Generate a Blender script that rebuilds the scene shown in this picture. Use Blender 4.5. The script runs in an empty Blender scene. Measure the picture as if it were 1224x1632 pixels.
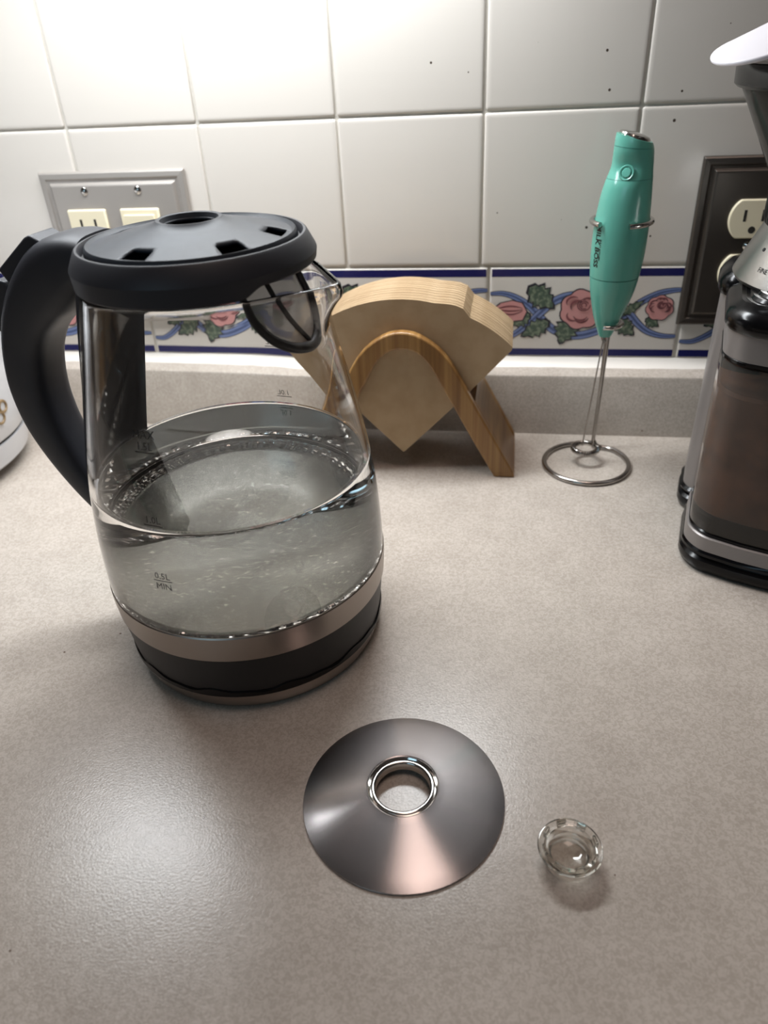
import bpy, bmesh, math, random
from mathutils import Vector, Matrix
random.seed(4)
S = 0.001
PI = math.pi
sc = bpy.context.scene
COL = sc.collection

# ---------------------------------------------------------------- camera
cam = bpy.data.cameras.new('camera')
camo = bpy.data.objects.new('camera', cam)
COL.objects.link(camo)
f_px, pitch, yaw, roll = 1174.824, 0.576, -0.186, -0.058
ca, sa, cb, sb, cc, s_c = math.cos(pitch), math.sin(pitch), math.cos(yaw), math.sin(yaw), math.cos(roll), math.sin(roll)
fwd = Vector((sb*ca, cb*ca, -sa))
right = Vector((cb, -sb, 0))
up = right.cross(fwd)
r2 = right*cc + up*s_c
u2 = up*cc - right*s_c
m = Matrix.Identity(4)
for i in range(3):
    m[i][0], m[i][1], m[i][2] = r2[i], u2[i], -fwd[i]
m[0][3], m[1][3], m[2][3] = 0.134346, -0.612071, 0.300001
camo.matrix_world = m
cam.sensor_fit = 'VERTICAL'
cam.sensor_height = 36
cam.sensor_width = 27
cam.lens = f_px/1632*36
cam.clip_start = 0.01
cam.dof.use_dof = True
cam.dof.focus_distance = 0.40
cam.dof.aperture_fstop = 9.0
sc.camera = camo

# ---------------------------------------------------------------- world, lights, exposure
w = bpy.data.worlds.new('world')
sc.world = w
w.use_nodes = True
bg = w.node_tree.nodes['Background']
bg.inputs[0].default_value = (0.58, 0.50, 0.45, 1)
bg.inputs[1].default_value = 0.09

def area(name, loc, size, energy, color, target, spread=PI):
    l = bpy.data.lights.new(name, 'AREA')
    l.shape = 'RECTANGLE'
    l.size, l.size_y = size
    l.energy = energy
    l.color = color
    l.spread = spread
    o = bpy.data.objects.new(name, l)
    COL.objects.link(o)
    o.location = loc
    o.rotation_euler = (Vector(target)-Vector(loc)).to_track_quat('-Z', 'Y').to_euler()
    return o
area('under_cabinet_light', (-0.09, -0.100, 0.470), (0.48, 0.06), 3.35, (0.93, 0.97, 1.0), (-0.075, -0.14, 0.0), math.radians(155))
area('window_light', (-0.62, -2.2, 0.85), (0.8, 0.6), 3.5, (0.5, 0.8, 1.0), (-0.05, 0, 0.3))
area('ceiling_light', (0.35, -0.5, 2.2), (0.8, 0.8), 10.0, (1.0, 0.79, 0.70), (0.1, -0.3, 0))

sc.view_settings.view_transform = 'Standard'
sc.view_settings.look = 'None'
sc.view_settings.exposure = -0.12
sc.view_settings.gamma = 1.0
sc.view_settings.use_curve_mapping = False
cy = sc.cycles
cy.max_bounces = 24
cy.transmission_bounces = 20
cy.glossy_bounces = 8
cy.diffuse_bounces = 4
cy.transparent_max_bounces = 16
cy.caustics_reflective = True
cy.caustics_refractive = True
cy.blur_glossy = 0.3
cy.sample_clamp_indirect = 6
cy.use_denoising = True

# ---------------------------------------------------------------- materials
def lin(c):
    if isinstance(c, str):
        c = [int(c[i:i+2], 16)/255 for i in (0, 2, 4)]
    return tuple(x/12.92 if x <= .04045 else ((x+.055)/1.055)**2.4 for x in c)+(1,)

def mat(name, color, rough=.5, metal=0, trans=0, ior=1.45, coat=0, spec=.5, aniso=0, bump=None, mottle=None, tangent=None, sss=0):
    """bump=(scale, strength, distance_m); mottle=(scale, color2, contrast_lo, contrast_hi)"""
    M = bpy.data.materials.new(name)
    M.use_nodes = True
    nt = M.node_tree
    b = nt.nodes['Principled BSDF']
    b.inputs['Base Color'].default_value = lin(color)
    b.inputs['Roughness'].default_value = rough
    b.inputs['Metallic'].default_value = metal
    b.inputs['Transmission Weight'].default_value = trans
    b.inputs['IOR'].default_value = ior
    b.inputs['Coat Weight'].default_value = coat
    b.inputs['Specular IOR Level'].default_value = spec
    b.inputs['Anisotropic'].default_value = aniso
    tc = nt.nodes.new('ShaderNodeTexCoord')
    if mottle:
        n = nt.nodes.new('ShaderNodeTexNoise')
        n.inputs['Scale'].default_value = mottle[0]
        n.inputs['Detail'].default_value = 4
        nt.links.new(tc.outputs['Object'], n.inputs['Vector'])
        r = nt.nodes.new('ShaderNodeValToRGB')
        r.color_ramp.elements[0].position = mottle[2]
        r.color_ramp.elements[1].position = mottle[3]
        r.color_ramp.elements[0].color = lin(color)
        r.color_ramp.elements[1].color = lin(mottle[1])
        nt.links.new(n.outputs['Fac'], r.inputs[0])
        nt.links.new(r.outputs[0], b.inputs['Base Color'])
    if bump:
        n2 = nt.nodes.new('ShaderNodeTexNoise')
        n2.inputs['Scale'].default_value = bump[0]
        n2.inputs['Detail'].default_value = 3
        nt.links.new(tc.outputs['Object'], n2.inputs['Vector'])
        bp = nt.nodes.new('ShaderNodeBump')
        bp.inputs['Strength'].default_value = bump[1]
        bp.inputs['Distance'].default_value = bump[2]
        nt.links.new(n2.outputs['Fac'], bp.inputs['Height'])
        nt.links.new(bp.outputs[0], b.inputs['Normal'])
    if tangent:
        t = nt.nodes.new('ShaderNodeTangent')
        t.direction_type = 'RADIAL'
        t.axis = tangent
        b.inputs['Anisotropic Rotation'].default_value = .25
        nt.links.new(t.outputs[0], b.inputs['Tangent'])
    return M

def glass_mat(name, ior, color=(1, 1, 1), rough=0):
    M = bpy.data.materials.new(name)
    M.use_nodes = True
    nt = M.node_tree
    nt.nodes.remove(nt.nodes['Principled BSDF'])
    g = nt.nodes.new('ShaderNodeBsdfGlass')
    g.inputs['Color'].default_value = (*color, 1)
    g.inputs['IOR'].default_value = ior
    g.inputs['Roughness'].default_value = rough
    nt.links.new(g.outputs[0], nt.nodes['Material Output'].inputs['Surface'])
    return M

M_tile = mat('white_glazed_tile', 'd2ccc4', .16, spec=.5, bump=(9, .25, .0012))
M_grout = mat('pale_grout', 'cfcac0', .9)
M_navy = mat('navy_glaze', '1b1d55', .2)
M_ribbon = mat('blue_ribbon_glaze', '7382ac', .2)
M_ribbon_dark = mat('dark_blue_glaze', '4a587f', .2)
M_rose = mat('rose_glaze', 'c98f8c', .2)
M_rose_dark = mat('dark_rose_glaze', '9a5a5c', .2)  # darker rose of the printed petal edges
M_leaf = mat('leaf_glaze', '47574a', .2, mottle=(300, '79846f', .45, .62))
M_outline = mat('outline_glaze', '2b2a33', .2)
M_caulk = mat('white_caulk', 'e9e4dc', .45)
M_counter = mat('beige_laminate', 'b9ab9f', .26, spec=.65, bump=(900, .35, .00025))
M_steel = mat('brushed_steel', 'b4aeaa', .30, metal=1, aniso=.6, tangent='Z', bump=(1400, .06, .0002))
M_disc = mat('brushed_steel_cover', 'a39d9c', .27, metal=1, aniso=.75, tangent='Z', bump=(900, .05, .0002))
M_band = mat('satin_steel_band', 'a39a93', .34, metal=1)
M_plate = mat('heating_plate_steel', '84837d', .27, metal=1, aniso=.9, tangent='Z', mottle=(420, 'a9a8a0', .58, .72), bump=(500, .03, .0002))
M_chrome = mat('polished_steel', 'c9c6c2', .12, metal=1)
M_wire = mat('steel_wire', 'a7a29d', .2, metal=1)
M_black = mat('matte_black_plastic', '2f3036', .48, bump=(1800, .12, .0001))
M_black2 = mat('black_plastic_band', '1d1d1f', .42)
M_lid = mat('worn_black_plastic', '2c3037', .46, spec=.35, mottle=(28, '3e444d', .45, .70), bump=(60, .15, .0006))
M_dark = mat('painted_cavity_shade', '0c0c0d', .9, spec=.1)  # near-black colour stands in for the shade inside the lid
M_glass = glass_mat('jug_glass', 1.47, (.996, .996, .994))
M_glass_in = glass_mat('jug_glass_inner', 1.47, (.99, .99, .99))
M_water_top = glass_mat('water_surface', 1.333, (1, 1, 1))
M_water_side = glass_mat('water_against_glass', 1.333/1.47, (1, 1, 1))
M_print = mat('black_print', '141414', .5)
M_clear = glass_mat('clear_plastic', 1.47, (.98, .975, .96), .02)
M_mesh = mat('filter_mesh', '8f8c88', .6, spec=.2)
M_teal = mat('teal_plastic', '60a797', .22, coat=.1)
M_teal_seam = mat('teal_plastic_seam', '2f6f64', .4)
M_plate_wall = mat('nickel_wall_plate', 'aaa49e', .45, metal=.45)
M_plate_dark = mat('nickel_wall_plate_dark_reflection', '605b56', .34, metal=.85)  # dark reflection on the nickel is put into the base colour
M_ivory = mat('ivory_plastic', 'e6dcbf', .35)
M_slot = mat('socket_slot', '2a2622', .6)
M_cooker = mat('white_enamel', 'd2d3d6', .25)
M_cooker_trim = mat('grey_metal_trim', 'a3a39d', .35)
M_gold = mat('gold_brown_print', '8b7452', .4)
M_gloss_black = mat('gloss_black_plastic', '08080a', .2, spec=.35)
M_grey_plastic = mat('silver_grey_plastic', '8d8784', .38, metal=.35)
M_metal_collar = mat('brushed_collar', 'b9b6b2', .3, metal=1, bump=(700, .2, .0003))
M_smoke = mat('smoky_clear_plastic', 'cfc6bc', .06, trans=.9, ior=1.2)
M_hopper = mat('smoky_hopper_plastic', '625e59', .12, trans=.75, ior=1.15)
M_coffee = mat('ground_coffee', '4d3222', .8, mottle=(40, '6b4630', .4, .65))
M_white = mat('white_plastic', 'eceaf0', .4)

# filter paper with fine crimp
M_paper = mat('unbleached_paper', 'b39b7b', .85, bump=(700, .25, .0003), mottle=(60, 'a88f6e', .4, .7))

# bamboo: vertical laminated strips
def bamboo():
    M = mat('bamboo', 'b98c52', .38, coat=.15)
    nt = M.node_tree
    b = nt.nodes['Principled BSDF']
    tc = nt.nodes.new('ShaderNodeTexCoord')
    mp = nt.nodes.new('ShaderNodeMapping')
    mp.inputs['Scale'].default_value = (160, 8, 3)
    nt.links.new(tc.outputs['Object'], mp.inputs[0])
    n = nt.nodes.new('ShaderNodeTexNoise')
    n.inputs['Scale'].default_value = 1.6
    n.inputs['Detail'].default_value = 5
    nt.links.new(mp.outputs[0], n.inputs[0])
    v = nt.nodes.new('ShaderNodeTexVoronoi')
    mp2 = nt.nodes.new('ShaderNodeMapping')
    mp2.inputs['Scale'].default_value = (55, .4, .1)
    nt.links.new(tc.outputs['Object'], mp2.inputs[0])
    nt.links.new(mp2.outputs[0], v.inputs['Vector'])
    v.inputs['Scale'].default_value = 1
    r = nt.nodes.new('ShaderNodeValToRGB')
    r.color_ramp.elements[0].position = .3
    r.color_ramp.elements[0].color = lin('80592f')
    r.color_ramp.elements[1].position = .72
    r.color_ramp.elements[1].color = lin('b38a52')
    nt.links.new(n.outputs['Fac'], r.inputs[0])
    mx = nt.nodes.new('ShaderNodeMix')
    mx.data_type = 'RGBA'
    mx.blend_type = 'MULTIPLY'
    mx.inputs['Factor'].default_value = .45
    nt.links.new(r.outputs[0], mx.inputs['A'])
    hv = nt.nodes.new('ShaderNodeSeparateColor')
    nt.links.new(v.outputs['Color'], hv.inputs[0])
    rr_ = nt.nodes.new('ShaderNodeValToRGB')
    rr_.color_ramp.elements[0].color = (.45, .42, .38, 1)
    nt.links.new(hv.outputs[0], rr_.inputs[0])
    nt.links.new(rr_.outputs[0], mx.inputs['B'])
    nt.links.new(mx.outputs['Result'], b.inputs['Base Color'])
    return M
M_bamboo = bamboo()

# small brown splash marks on the tiles towards the grinder
def splashes(M):
    nt = M.node_tree
    b = nt.nodes['Principled BSDF']
    g = nt.nodes.new('ShaderNodeNewGeometry')
    v = nt.nodes.new('ShaderNodeTexVoronoi')
    v.inputs['Scale'].default_value = 42
    v.voronoi_dimensions = '2D'
    sq = nt.nodes.new('ShaderNodeSeparateXYZ')
    cq = nt.nodes.new('ShaderNodeCombineXYZ')
    nt.links.new(g.outputs['Position'], sq.inputs[0])
    nt.links.new(sq.outputs['X'], cq.inputs['X'])
    nt.links.new(sq.outputs['Z'], cq.inputs['Y'])
    nt.links.new(cq.outputs[0], v.inputs['Vector'])
    se = nt.nodes.new('ShaderNodeSeparateColor')
    nt.links.new(v.outputs['Color'], se.inputs[0])
    sx = nt.nodes.new('ShaderNodeSeparateXYZ')
    nt.links.new(g.outputs['Position'], sx.inputs[0])
    def mth(op, a, bb):
        n = nt.nodes.new('ShaderNodeMath')
        n.operation = op
        for i, q in enumerate((a, bb)):
            if isinstance(q, (int, float)):
                n.inputs[i].default_value = q
            else:
                nt.links.new(q, n.inputs[i])
        return n.outputs[0]
    # radius grows with the cell's random value, density grows to the right
    rad = mth('MULTIPLY', se.outputs[1], .045)
    dot = mth('LESS_THAN', v.outputs['Distance'], rad)
    dens_ = mth('MULTIPLY', mth('SUBTRACT', sx.outputs['X'], -.0), 1.7)
    keep = mth('LESS_THAN', se.outputs[0], dens_)
    hi = mth('GREATER_THAN', sx.outputs['Z'], .14)
    f_ = mth('MULTIPLY', mth('MULTIPLY', dot, keep), hi)
    mx = nt.nodes.new('ShaderNodeMix')
    mx.data_type = 'RGBA'
    nt.links.new(f_, mx.inputs['Factor'])
    mx.inputs['A'].default_value = b.inputs['Base Color'].default_value
    mx.inputs['B'].default_value = lin('4b4038')
    nt.links.new(mx.outputs['Result'], b.inputs['Base Color'])
splashes(M_tile)

# laminate counter: fine mottled cells
def laminate(M):
    nt = M.node_tree
    b = nt.nodes['Principled BSDF']
    tc = nt.nodes.new('ShaderNodeTexCoord')
    n = nt.nodes.new('ShaderNodeTexNoise')
    n.inputs['Scale'].default_value = 480
    n.inputs['Detail'].default_value = 2
    n.inputs['Distortion'].default_value = 1.2
    nt.links.new(tc.outputs['Object'], n.inputs['Vector'])
    n2 = nt.nodes.new('ShaderNodeTexNoise')
    n2.inputs['Scale'].default_value = 45
    n2.inputs['Detail'].default_value = 3
    nt.links.new(tc.outputs['Object'], n2.inputs['Vector'])
    r = nt.nodes.new('ShaderNodeValToRGB')
    r.color_ramp.elements[0].position = .40
    r.color_ramp.elements[0].color = lin('b6aca1')
    r.color_ramp.elements[1].position = .60
    r.color_ramp.elements[1].color = lin('c6bdb3')
    nt.links.new(n.outputs['Fac'], r.inputs[0])
    r2_ = nt.nodes.new('ShaderNodeValToRGB')
    r2_.color_ramp.elements[0].position = .35
    r2_.color_ramp.elements[0].color = (.86, .85, .84, 1)
    r2_.color_ramp.elements[1].position = .65
    r2_.color_ramp.elements[1].color = (1, 1, 1, 1)
    nt.links.new(n2.outputs['Fac'], r2_.inputs[0])
    mx = nt.nodes.new('ShaderNodeMix')
    mx.data_type = 'RGBA'
    mx.blend_type = 'MULTIPLY'
    mx.inputs['Factor'].default_value = .6
    nt.links.new(r.outputs[0], mx.inputs['A'])
    nt.links.new(r2_.outputs[0], mx.inputs['B'])
    # sparse dark crumbs / specks
    v = nt.nodes.new('ShaderNodeTexVoronoi')
    v.inputs['Scale'].default_value = 34
    nt.links.new(tc.outputs['Object'], v.inputs['Vector'])
    lt = nt.nodes.new('ShaderNodeMath')
    lt.operation = 'LESS_THAN'
    lt.inputs[1].default_value = .022
    nt.links.new(v.outputs['Distance'], lt.inputs[0])
    mx2 = nt.nodes.new('ShaderNodeMix')
    mx2.data_type = 'RGBA'
    nt.links.new(lt.outputs[0], mx2.inputs['Factor'])
    nt.links.new(mx.outputs['Result'], mx2.inputs['A'])
    mx2.inputs['B'].default_value = lin('6a5648')
    nt.links.new(mx2.outputs['Result'], b.inputs['Base Color'])
laminate(M_counter)

# ---------------------------------------------------------------- helpers
def thing(name, label, cat, loc=(0, 0, 0), rz=0, group=None):
    o = bpy.data.objects.new(name, None)
    COL.objects.link(o)
    o.location = Vector(loc)*S
    o.rotation_euler = (0, 0, rz)
    o.empty_display_size = .01
    tag(o, label, cat, group)
    return o

def tag(o, label, cat, group=None):
    o['label'] = label
    o['category'] = cat
    if group:
        o['group'] = group
    return o

def mk(name, V, F, mats, parent=None, mi=None, loc=None, smooth=True, angle=35, label=None):
    me = bpy.data.meshes.new(name)
    me.from_pydata([(x*S, y*S, z*S) for x, y, z in V], [], F)
    if not isinstance(mats, (list, tuple)):
        mats = [mats]
    for x in mats:
        me.materials.append(x)
    if mi:
        me.polygons.foreach_set('material_index', mi)
    if smooth:
        me.polygons.foreach_set('use_smooth', [True]*len(F))
        me.set_sharp_from_angle(angle=math.radians(angle))
    me.update()
    o = bpy.data.objects.new(name, me)
    COL.objects.link(o)
    if parent is not None:
        o.parent = parent
    if loc is not None:
        o.location = Vector(loc)*S
    if label:
        o['label'] = label
    return o

def fix(o):
    bm = bmesh.new()
    bm.from_mesh(o.data)
    bmesh.ops.recalc_face_normals(bm, faces=bm.faces)
    bm.to_mesh(o.data)
    bm.free()
    return o

def bevel(o, width, seg=2):
    b = o.modifiers.new('bevel', 'BEVEL')
    b.width = width*S
    b.segments = seg
    b.limit_method = 'ANGLE'
    b.angle_limit = math.radians(35)
    return o

def lathe_data(prof, n=96, closed=False, rfun=None):
    """prof: list of (r,z) going so that normals face outward when z increases on the outside"""
    V, F = [], []
    k = len(prof)
    for i in range(n):
        a = 2*PI*i/n
        for r, z in prof:
            if rfun:
                r, z = rfun(r, z, a)
            V.append((r*math.cos(a), r*math.sin(a), z))
    for i in range(n):
        j = (i+1) % n
        for q in range(k if closed else k-1):
            q2 = (q+1) % k
            F.append((i*k+q, j*k+q, j*k+q2, i*k+q2))
    return V, F

def lathe(name, prof, mats, parent=None, n=96, closed=False, rfun=None, loc=None, mi=None, angle=35, label=None, off=(0, 0, 0)):
    V, F = lathe_data(prof, n, closed, rfun)
    V = [(x+off[0], y+off[1], z+off[2]) for x, y, z in V]
    o = mk(name, V, F, mats, parent, mi, loc, angle=angle, label=label)
    bm = bmesh.new()
    bm.from_mesh(o.data)
    bmesh.ops.remove_doubles(bm, verts=bm.verts, dist=1e-7)
    bmesh.ops.dissolve_degenerate(bm, edges=bm.edges, dist=1e-7)
    bm.to_mesh(o.data)
    bm.free()
    return o

def prism(name, pts, y0, y1, mats, parent=None, loc=None, bev=0, label=None):
    """outline pts (x,z), extruded along y"""
    n = len(pts)
    V = [(x, y0, z) for x, z in pts]+[(x, y1, z) for x, z in pts]
    F = [tuple(range(n)), tuple(range(2*n-1, n-1, -1))]+[(i, i+n, (i+1) % n+n, (i+1) % n) for i in range(n)]
    o = fix(mk(name, V, F, mats, parent, None, loc, label=label))
    if bev:
        bevel(o, bev)
    return o

def slab(name, pts, z0, z1, mats, parent=None, loc=None, bev=0, label=None):
    """outline pts (x,y), extruded along z"""
    n = len(pts)
    V = [(x, y, z0) for x, y in pts]+[(x, y, z1) for x, y in pts]
    F = [tuple(range(n)), tuple(range(2*n-1, n-1, -1))]+[(i, i+n, (i+1) % n+n, (i+1) % n) for i in range(n)]
    o = fix(mk(name, V, F, mats, parent, None, loc, label=label))
    if bev:
        bevel(o, bev)
    return o

def box(name, x0, x1, y0, y1, z0, z1, mats, parent=None, loc=None, bev=0, label=None, seg=2):
    o = slab(name, [(x0, y0), (x1, y0), (x1, y1), (x0, y1)], z0, z1, mats, parent, loc, 0, label)
    if bev:
        bevel(o, bev, seg)
    return o

def catmull(P, per=8, closed=False):
    P = [Vector(p) for p in P]
    n = len(P)
    out = []
    rng = n if closed else n-1
    for i in range(rng):
        p0 = P[(i-1) % n] if (closed or i > 0) else P[0]
        p1, p2 = P[i], P[(i+1) % n]
        p3 = P[(i+2) % n] if (closed or i+2 < n) else P[-1]
        for k in range(per):
            t = k/per
            out.append(.5*((2*p1)+(-p0+p2)*t+(2*p0-5*p1+4*p2-p3)*t*t+(-p0+3*p1-3*p2+p3)*t**3))
    if not closed:
        out.append(P[-1])
    return out

def tube_data(path, rad, n=10, closed=False, cap=True):
    path = [Vector(p) for p in path]
    L = len(path)
    V, F = [], []
    T0 = None
    N = None
    for i in range(L):
        a = path[(i-1) % L] if (closed or i > 0) else path[0]
        b = path[(i+1) % L] if (closed or i < L-1) else path[-1]
        T = (b-a).normalized()
        if N is None:
            N = T.orthogonal().normalized()
        else:
            N = (N-T*N.dot(T)).normalized()
        B = T.cross(N)
        r = rad(i/(L-1)) if callable(rad) else rad
        for k in range(n):
            an = 2*PI*k/n
            V.append(tuple(path[i]+N*math.cos(an)*r+B*math.sin(an)*r))
    for i in range(L if closed else L-1):
        j = (i+1) % L
        for k in range(n):
            k2 = (k+1) % n
            F.append((i*n+k, i*n+k2, j*n+k2, j*n+k))
    if cap and not closed:
        F.append(tuple(range(n-1, -1, -1)))
        F.append(tuple((L-1)*n+k for k in range(n)))
    return V, F

def tube(name, path, rad, mats, parent=None, n=10, closed=False, label=None):
    V, F = tube_data(path, rad, n, closed)
    return mk(name, V, F, mats, parent, label=label, angle=50)

def rrect(x0, x1, y0, y1, r, n=6):
    out = []
    for cx, cy_, a0 in ((x1-r, y1-r, 0), (x0+r, y1-r, 90), (x0+r, y0+r, 180), (x1-r, y0+r, 270)):
        for k in range(n+1):
            a = math.radians(a0+90*k/n)
            out.append((cx+r*math.cos(a), cy_+r*math.sin(a)))
    return out

def loft(name, rings, mats, parent=None, loc=None, label=None, caps=True, angle=35):
    """rings: lists of 3D points of equal length, bottom to top, counter-clockwise"""
    n = len(rings[0])
    V = [p for R in rings for p in R]
    F = []
    for i in range(len(rings)-1):
        for k in range(n):
            k2 = (k+1) % n
            F.append((i*n+k, i*n+k2, (i+1)*n+k2, (i+1)*n+k))
    if caps:
        F.append(tuple(range(n-1, -1, -1)))
        F.append(tuple((len(rings)-1)*n+k for k in range(n)))
    return mk(name, V, F, mats, parent, loc=loc, label=label, angle=angle)

def text_data(body, size, spacing=1.0, bold=0):
    """flat text: returns vertices (x,y) in mm centred on x, and faces"""
    cu = bpy.data.curves.new('txt', 'FONT')
    cu.body = body
    cu.size = size
    cu.align_x = 'CENTER'
    cu.space_character = spacing
    cu.offset = bold
    cu.resolution_u = 2
    ob = bpy.data.objects.new('txt', cu)
    COL.objects.link(ob)
    dg = bpy.context.evaluated_depsgraph_get()
    me = bpy.data.meshes.new_from_object(ob.evaluated_get(dg))
    bm = bmesh.new()
    bm.from_mesh(me)
    bmesh.ops.triangulate(bm, faces=bm.faces)
    V = [(v.co.x, v.co.y) for v in bm.verts]
    F = [tuple(v.index for v in f.verts) for f in bm.faces]
    bm.free()
    bpy.data.objects.remove(ob)
    bpy.data.meshes.remove(me)
    bpy.data.curves.remove(cu)
    return V, F

# ================================================================= THE SETTING
PT = 110.5   # tile pitch
WX0, WX1 = -5*PT, 5*PT
wall = mk('wall_back', *(lambda V, F: (V, F))(
    [(WX0, 1.6, -60), (WX1, 1.6, -60), (WX1, 1.6, 690), (WX0, 1.6, 690), (WX0, 60, -60), (WX1, 60, -60), (WX1, 60, 690), (WX0, 60, 690)],
    [(0, 1, 2, 3), (5, 4, 7, 6), (1, 5, 6, 2), (4, 0, 3, 7), (3, 2, 6, 7), (4, 5, 1, 0)]), M_grout, smooth=False)
wall['kind'] = 'structure'

def tile_mesh(name, wd, ht, rad=1.7):
    """pillowed glazed tile centred at origin, face at y=0, back at y=3"""
    rings = []
    steps = [(0, 3.0), (0, 1.2), (.25, .62), (.75, .25), (1.7, .06), (3.2, 0)]
    for ins, y in steps:
        hw, hh = wd/2-ins, ht/2-ins
        r = max(rad-ins*.4, .6)
        pts = []
        for cx, cz, a0 in ((hw-r, hh-r, 0), (-hw+r, hh-r, 90), (-hw+r, -hh+r, 180), (hw-r, -hh+r, 270)):
            for k in range(4):
                a = math.radians(a0+30*k)
                pts.append((cx+r*math.cos(a), y, cz+r*math.sin(a)))
        rings.append(pts)
    n = len(rings[0])
    V = [p for R in rings for p in R]
    F = []
    for i in range(len(rings)-1):
        for k in range(n):
            k2 = (k+1) % n
            F.append((i*n+k, i*n+k2, (i+1)*n+k2, (i+1)*n+k))
    F.append(tuple((len(rings)-1)*n+k for k in range(n)))
    o = mk(name, V, F, M_tile, wall, angle=60)
    return o

t0 = tile_mesh('tile', 108.9, 108.9)
first = True
for row in range(-1, 4):
    for c_ in range(-5, 5):
        o = t0 if first else t0.copy()
        if not first:
            COL.objects.link(o)
        first = False
        o.location = Vector(((c_+.5)*PT+random.uniform(-.25, .25), random.uniform(-.15, .15), 248+(row+.5)*PT))*S

# ---- decorated border tiles: 152 x 74.5
BT = 154.4
BZ = (137.5+60.6)/2
def motif(name, parent):
    """flat painted print: layered thin polygons, coordinates measured from the tile's top left corner"""
    V, F, MI = [], [], []
    mats = [M_navy, M_ribbon, M_ribbon_dark, M_rose, M_rose_dark, M_leaf, M_outline]
    def put(pts, mi, lay):
        b = len(V)
        for x, y in pts:
            V.append((x-76.2, -.05-.035*lay, 37.2-y))
        # fan triangulation around centroid keeps odd outlines tidy
        cx = sum(p[0] for p in pts)/len(pts)
        cyy = sum(p[1] for p in pts)/len(pts)
        V.append((cx-76.2, -.05-.035*lay, 37.2-cyy))
        n = len(pts)
        for i in range(n):
            F.append((b+n, b+i, b+(i+1) % n))
            MI.append(mi)
    def strip(path, wfun, mi, lay, o=.0):
        b = len(V)
        L = len(path)
        for i, p in enumerate(path):
            a = path[max(i-1, 0)]
            c = path[min(i+1, L-1)]
            d = (c-a).normalized()
            nn = Vector((-d.y, d.x))
            hw = wfun(i/(L-1))/2+o
            for s in (-1, 1):
                q = p.to_2d()+nn.to_2d()*hw*s
                V.append((q.x-76.2, -.05-.035*lay, 37.2-q.y))
        for i in range(L-1):
            F.append((b+2*i, b+2*i+1, b+2*i+3, b+2*i+2))
            MI.append(mi)
    put([(1.2, .9), (151.2, .9), (151.2, 7), (1.2, 7)], 0, 1)
    put([(1.2, 67.4), (151.2, 67.4), (151.2, 73.4), (1.2, 73.4)], 0, 1)
    def px(l):
        return [Vector(((x-75)/1070*152, (y-47)/525*74.5, 0)) for x, y in l]
    rib = [
        (px([(78, 193), (150, 192), (225, 215), (300, 262), (350, 310), (400, 362), (450, 405), (530, 436), (610, 438), (700, 412), (790, 370), (850, 315), (920, 245), (1010, 195), (1090, 176), (1148, 174)]), 0),
        (px([(78, 470), (150, 470), (230, 430), (300, 372), (350, 325), (400, 275), (460, 228), (540, 205), (640, 215), (740, 240), (820, 268), (870, 310), (920, 365), (980, 412), (1060, 438), (1140, 440)]), 1)]
    for pth, ly in rib:
        p = catmull(pth, 6)
        wf = lambda t: 1.6+4.6*math.sin(PI*min(1, max(0, t)))**.6
        strip(p, wf, 6, 1+ly*3, .55)
        strip(p, wf, 1, 2+ly*3)
        strip(p, lambda t: wf(t)*.32, 2, 3+ly*3)
    def leaf(cx, cy_, L, Wd, ang, lay=8):
        a = math.radians(ang)
        def outl(k):
            pts = []
            for s in (1, -1):
                rng = range(0, 11) if s == 1 else range(10, -1, -1)
                for i in rng:
                    t = i/10
                    ww = Wd/2*math.sin(PI*t**.8)*(1+.22*((i % 2)*2-1))*k
                    x, y = (t-.5)*L*k, s*ww
                    pts.append((cx+x*math.cos(a)-y*math.sin(a), cy_+x*math.sin(a)+y*math.cos(a)))
            return pts
        put(outl(1.12), 6, lay)
        put(outl(.95), 5, lay+1)
    def P2(x, y):
        return ((x-75)/1070*152, (y-47)/525*74.5)
    for cx, cy_, L, Wd, ang in ((370, 215, 27, 17, 40), (255, 345, 18, 12, 150), (345, 400, 25, 13, 150), (520, 415, 22, 17, 110), (855, 390, 19, 12, 40), (1000, 360, 12, 8, 30), (880, 275, 20, 7, -35), (780, 330, 22, 5, -15)):
        x, y = P2(cx, cy_)
        leaf(x, y, L, Wd, ang)
    def blob(cx, cy_, r, rx, lobes, seed, mi, lay, amp=.12):
        rn = random.Random(seed)
        ph = rn.uniform(0, 6)
        pts = []
        for i in range(40):
            t = 2*PI*i/40
            q = r*(1+amp*abs(math.sin(lobes*t/2+ph))-amp*.5)
            pts.append((cx+q*rx*math.cos(t), cy_+q*math.sin(t)))
        put(pts, mi, lay)
    def rose(cx, cy_, r, seed):
        blob(cx, cy_, r*1.07, 1.05, 7, seed, 6, 10)
        blob(cx, cy_, r, 1.05, 7, seed, 3, 11)
        rn = random.Random(seed)
        for k in range(9):
            a = rn.uniform(0, 6.28)
            q = r*rn.uniform(.25, .72)
            x, y = cx+q*math.cos(a), cy_+q*math.sin(a)*.8
            # petal edges: crescent arcs
            for (rr, mi_, ly) in ((r*.36, 4, 12+k*2),):
                pth = [Vector((x+rr*math.cos(a+t), y+rr*math.sin(a+t)*.8, 0)) for t in [(-1.3+.26*i) for i in range(11)]]
                strip(pth, lambda t: r*.13*math.sin(PI*t)+.15, mi_, ly)
                strip(pth, lambda t: .45, 6, ly+1)
        for k in range(3):
            rr = r*(.30-.09*k)
            pth = [Vector((cx+r*.1+rr*math.cos(t)*1.1, cy_-r*.25+rr*math.sin(t), 0)) for t in [k+.45*i for i in range(12)]]
            strip(pth, lambda t: .9, 4, 31+k*2)
            strip(pth, lambda t: .4, 6, 32+k*2)
    x, y = P2(600, 285)
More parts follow.
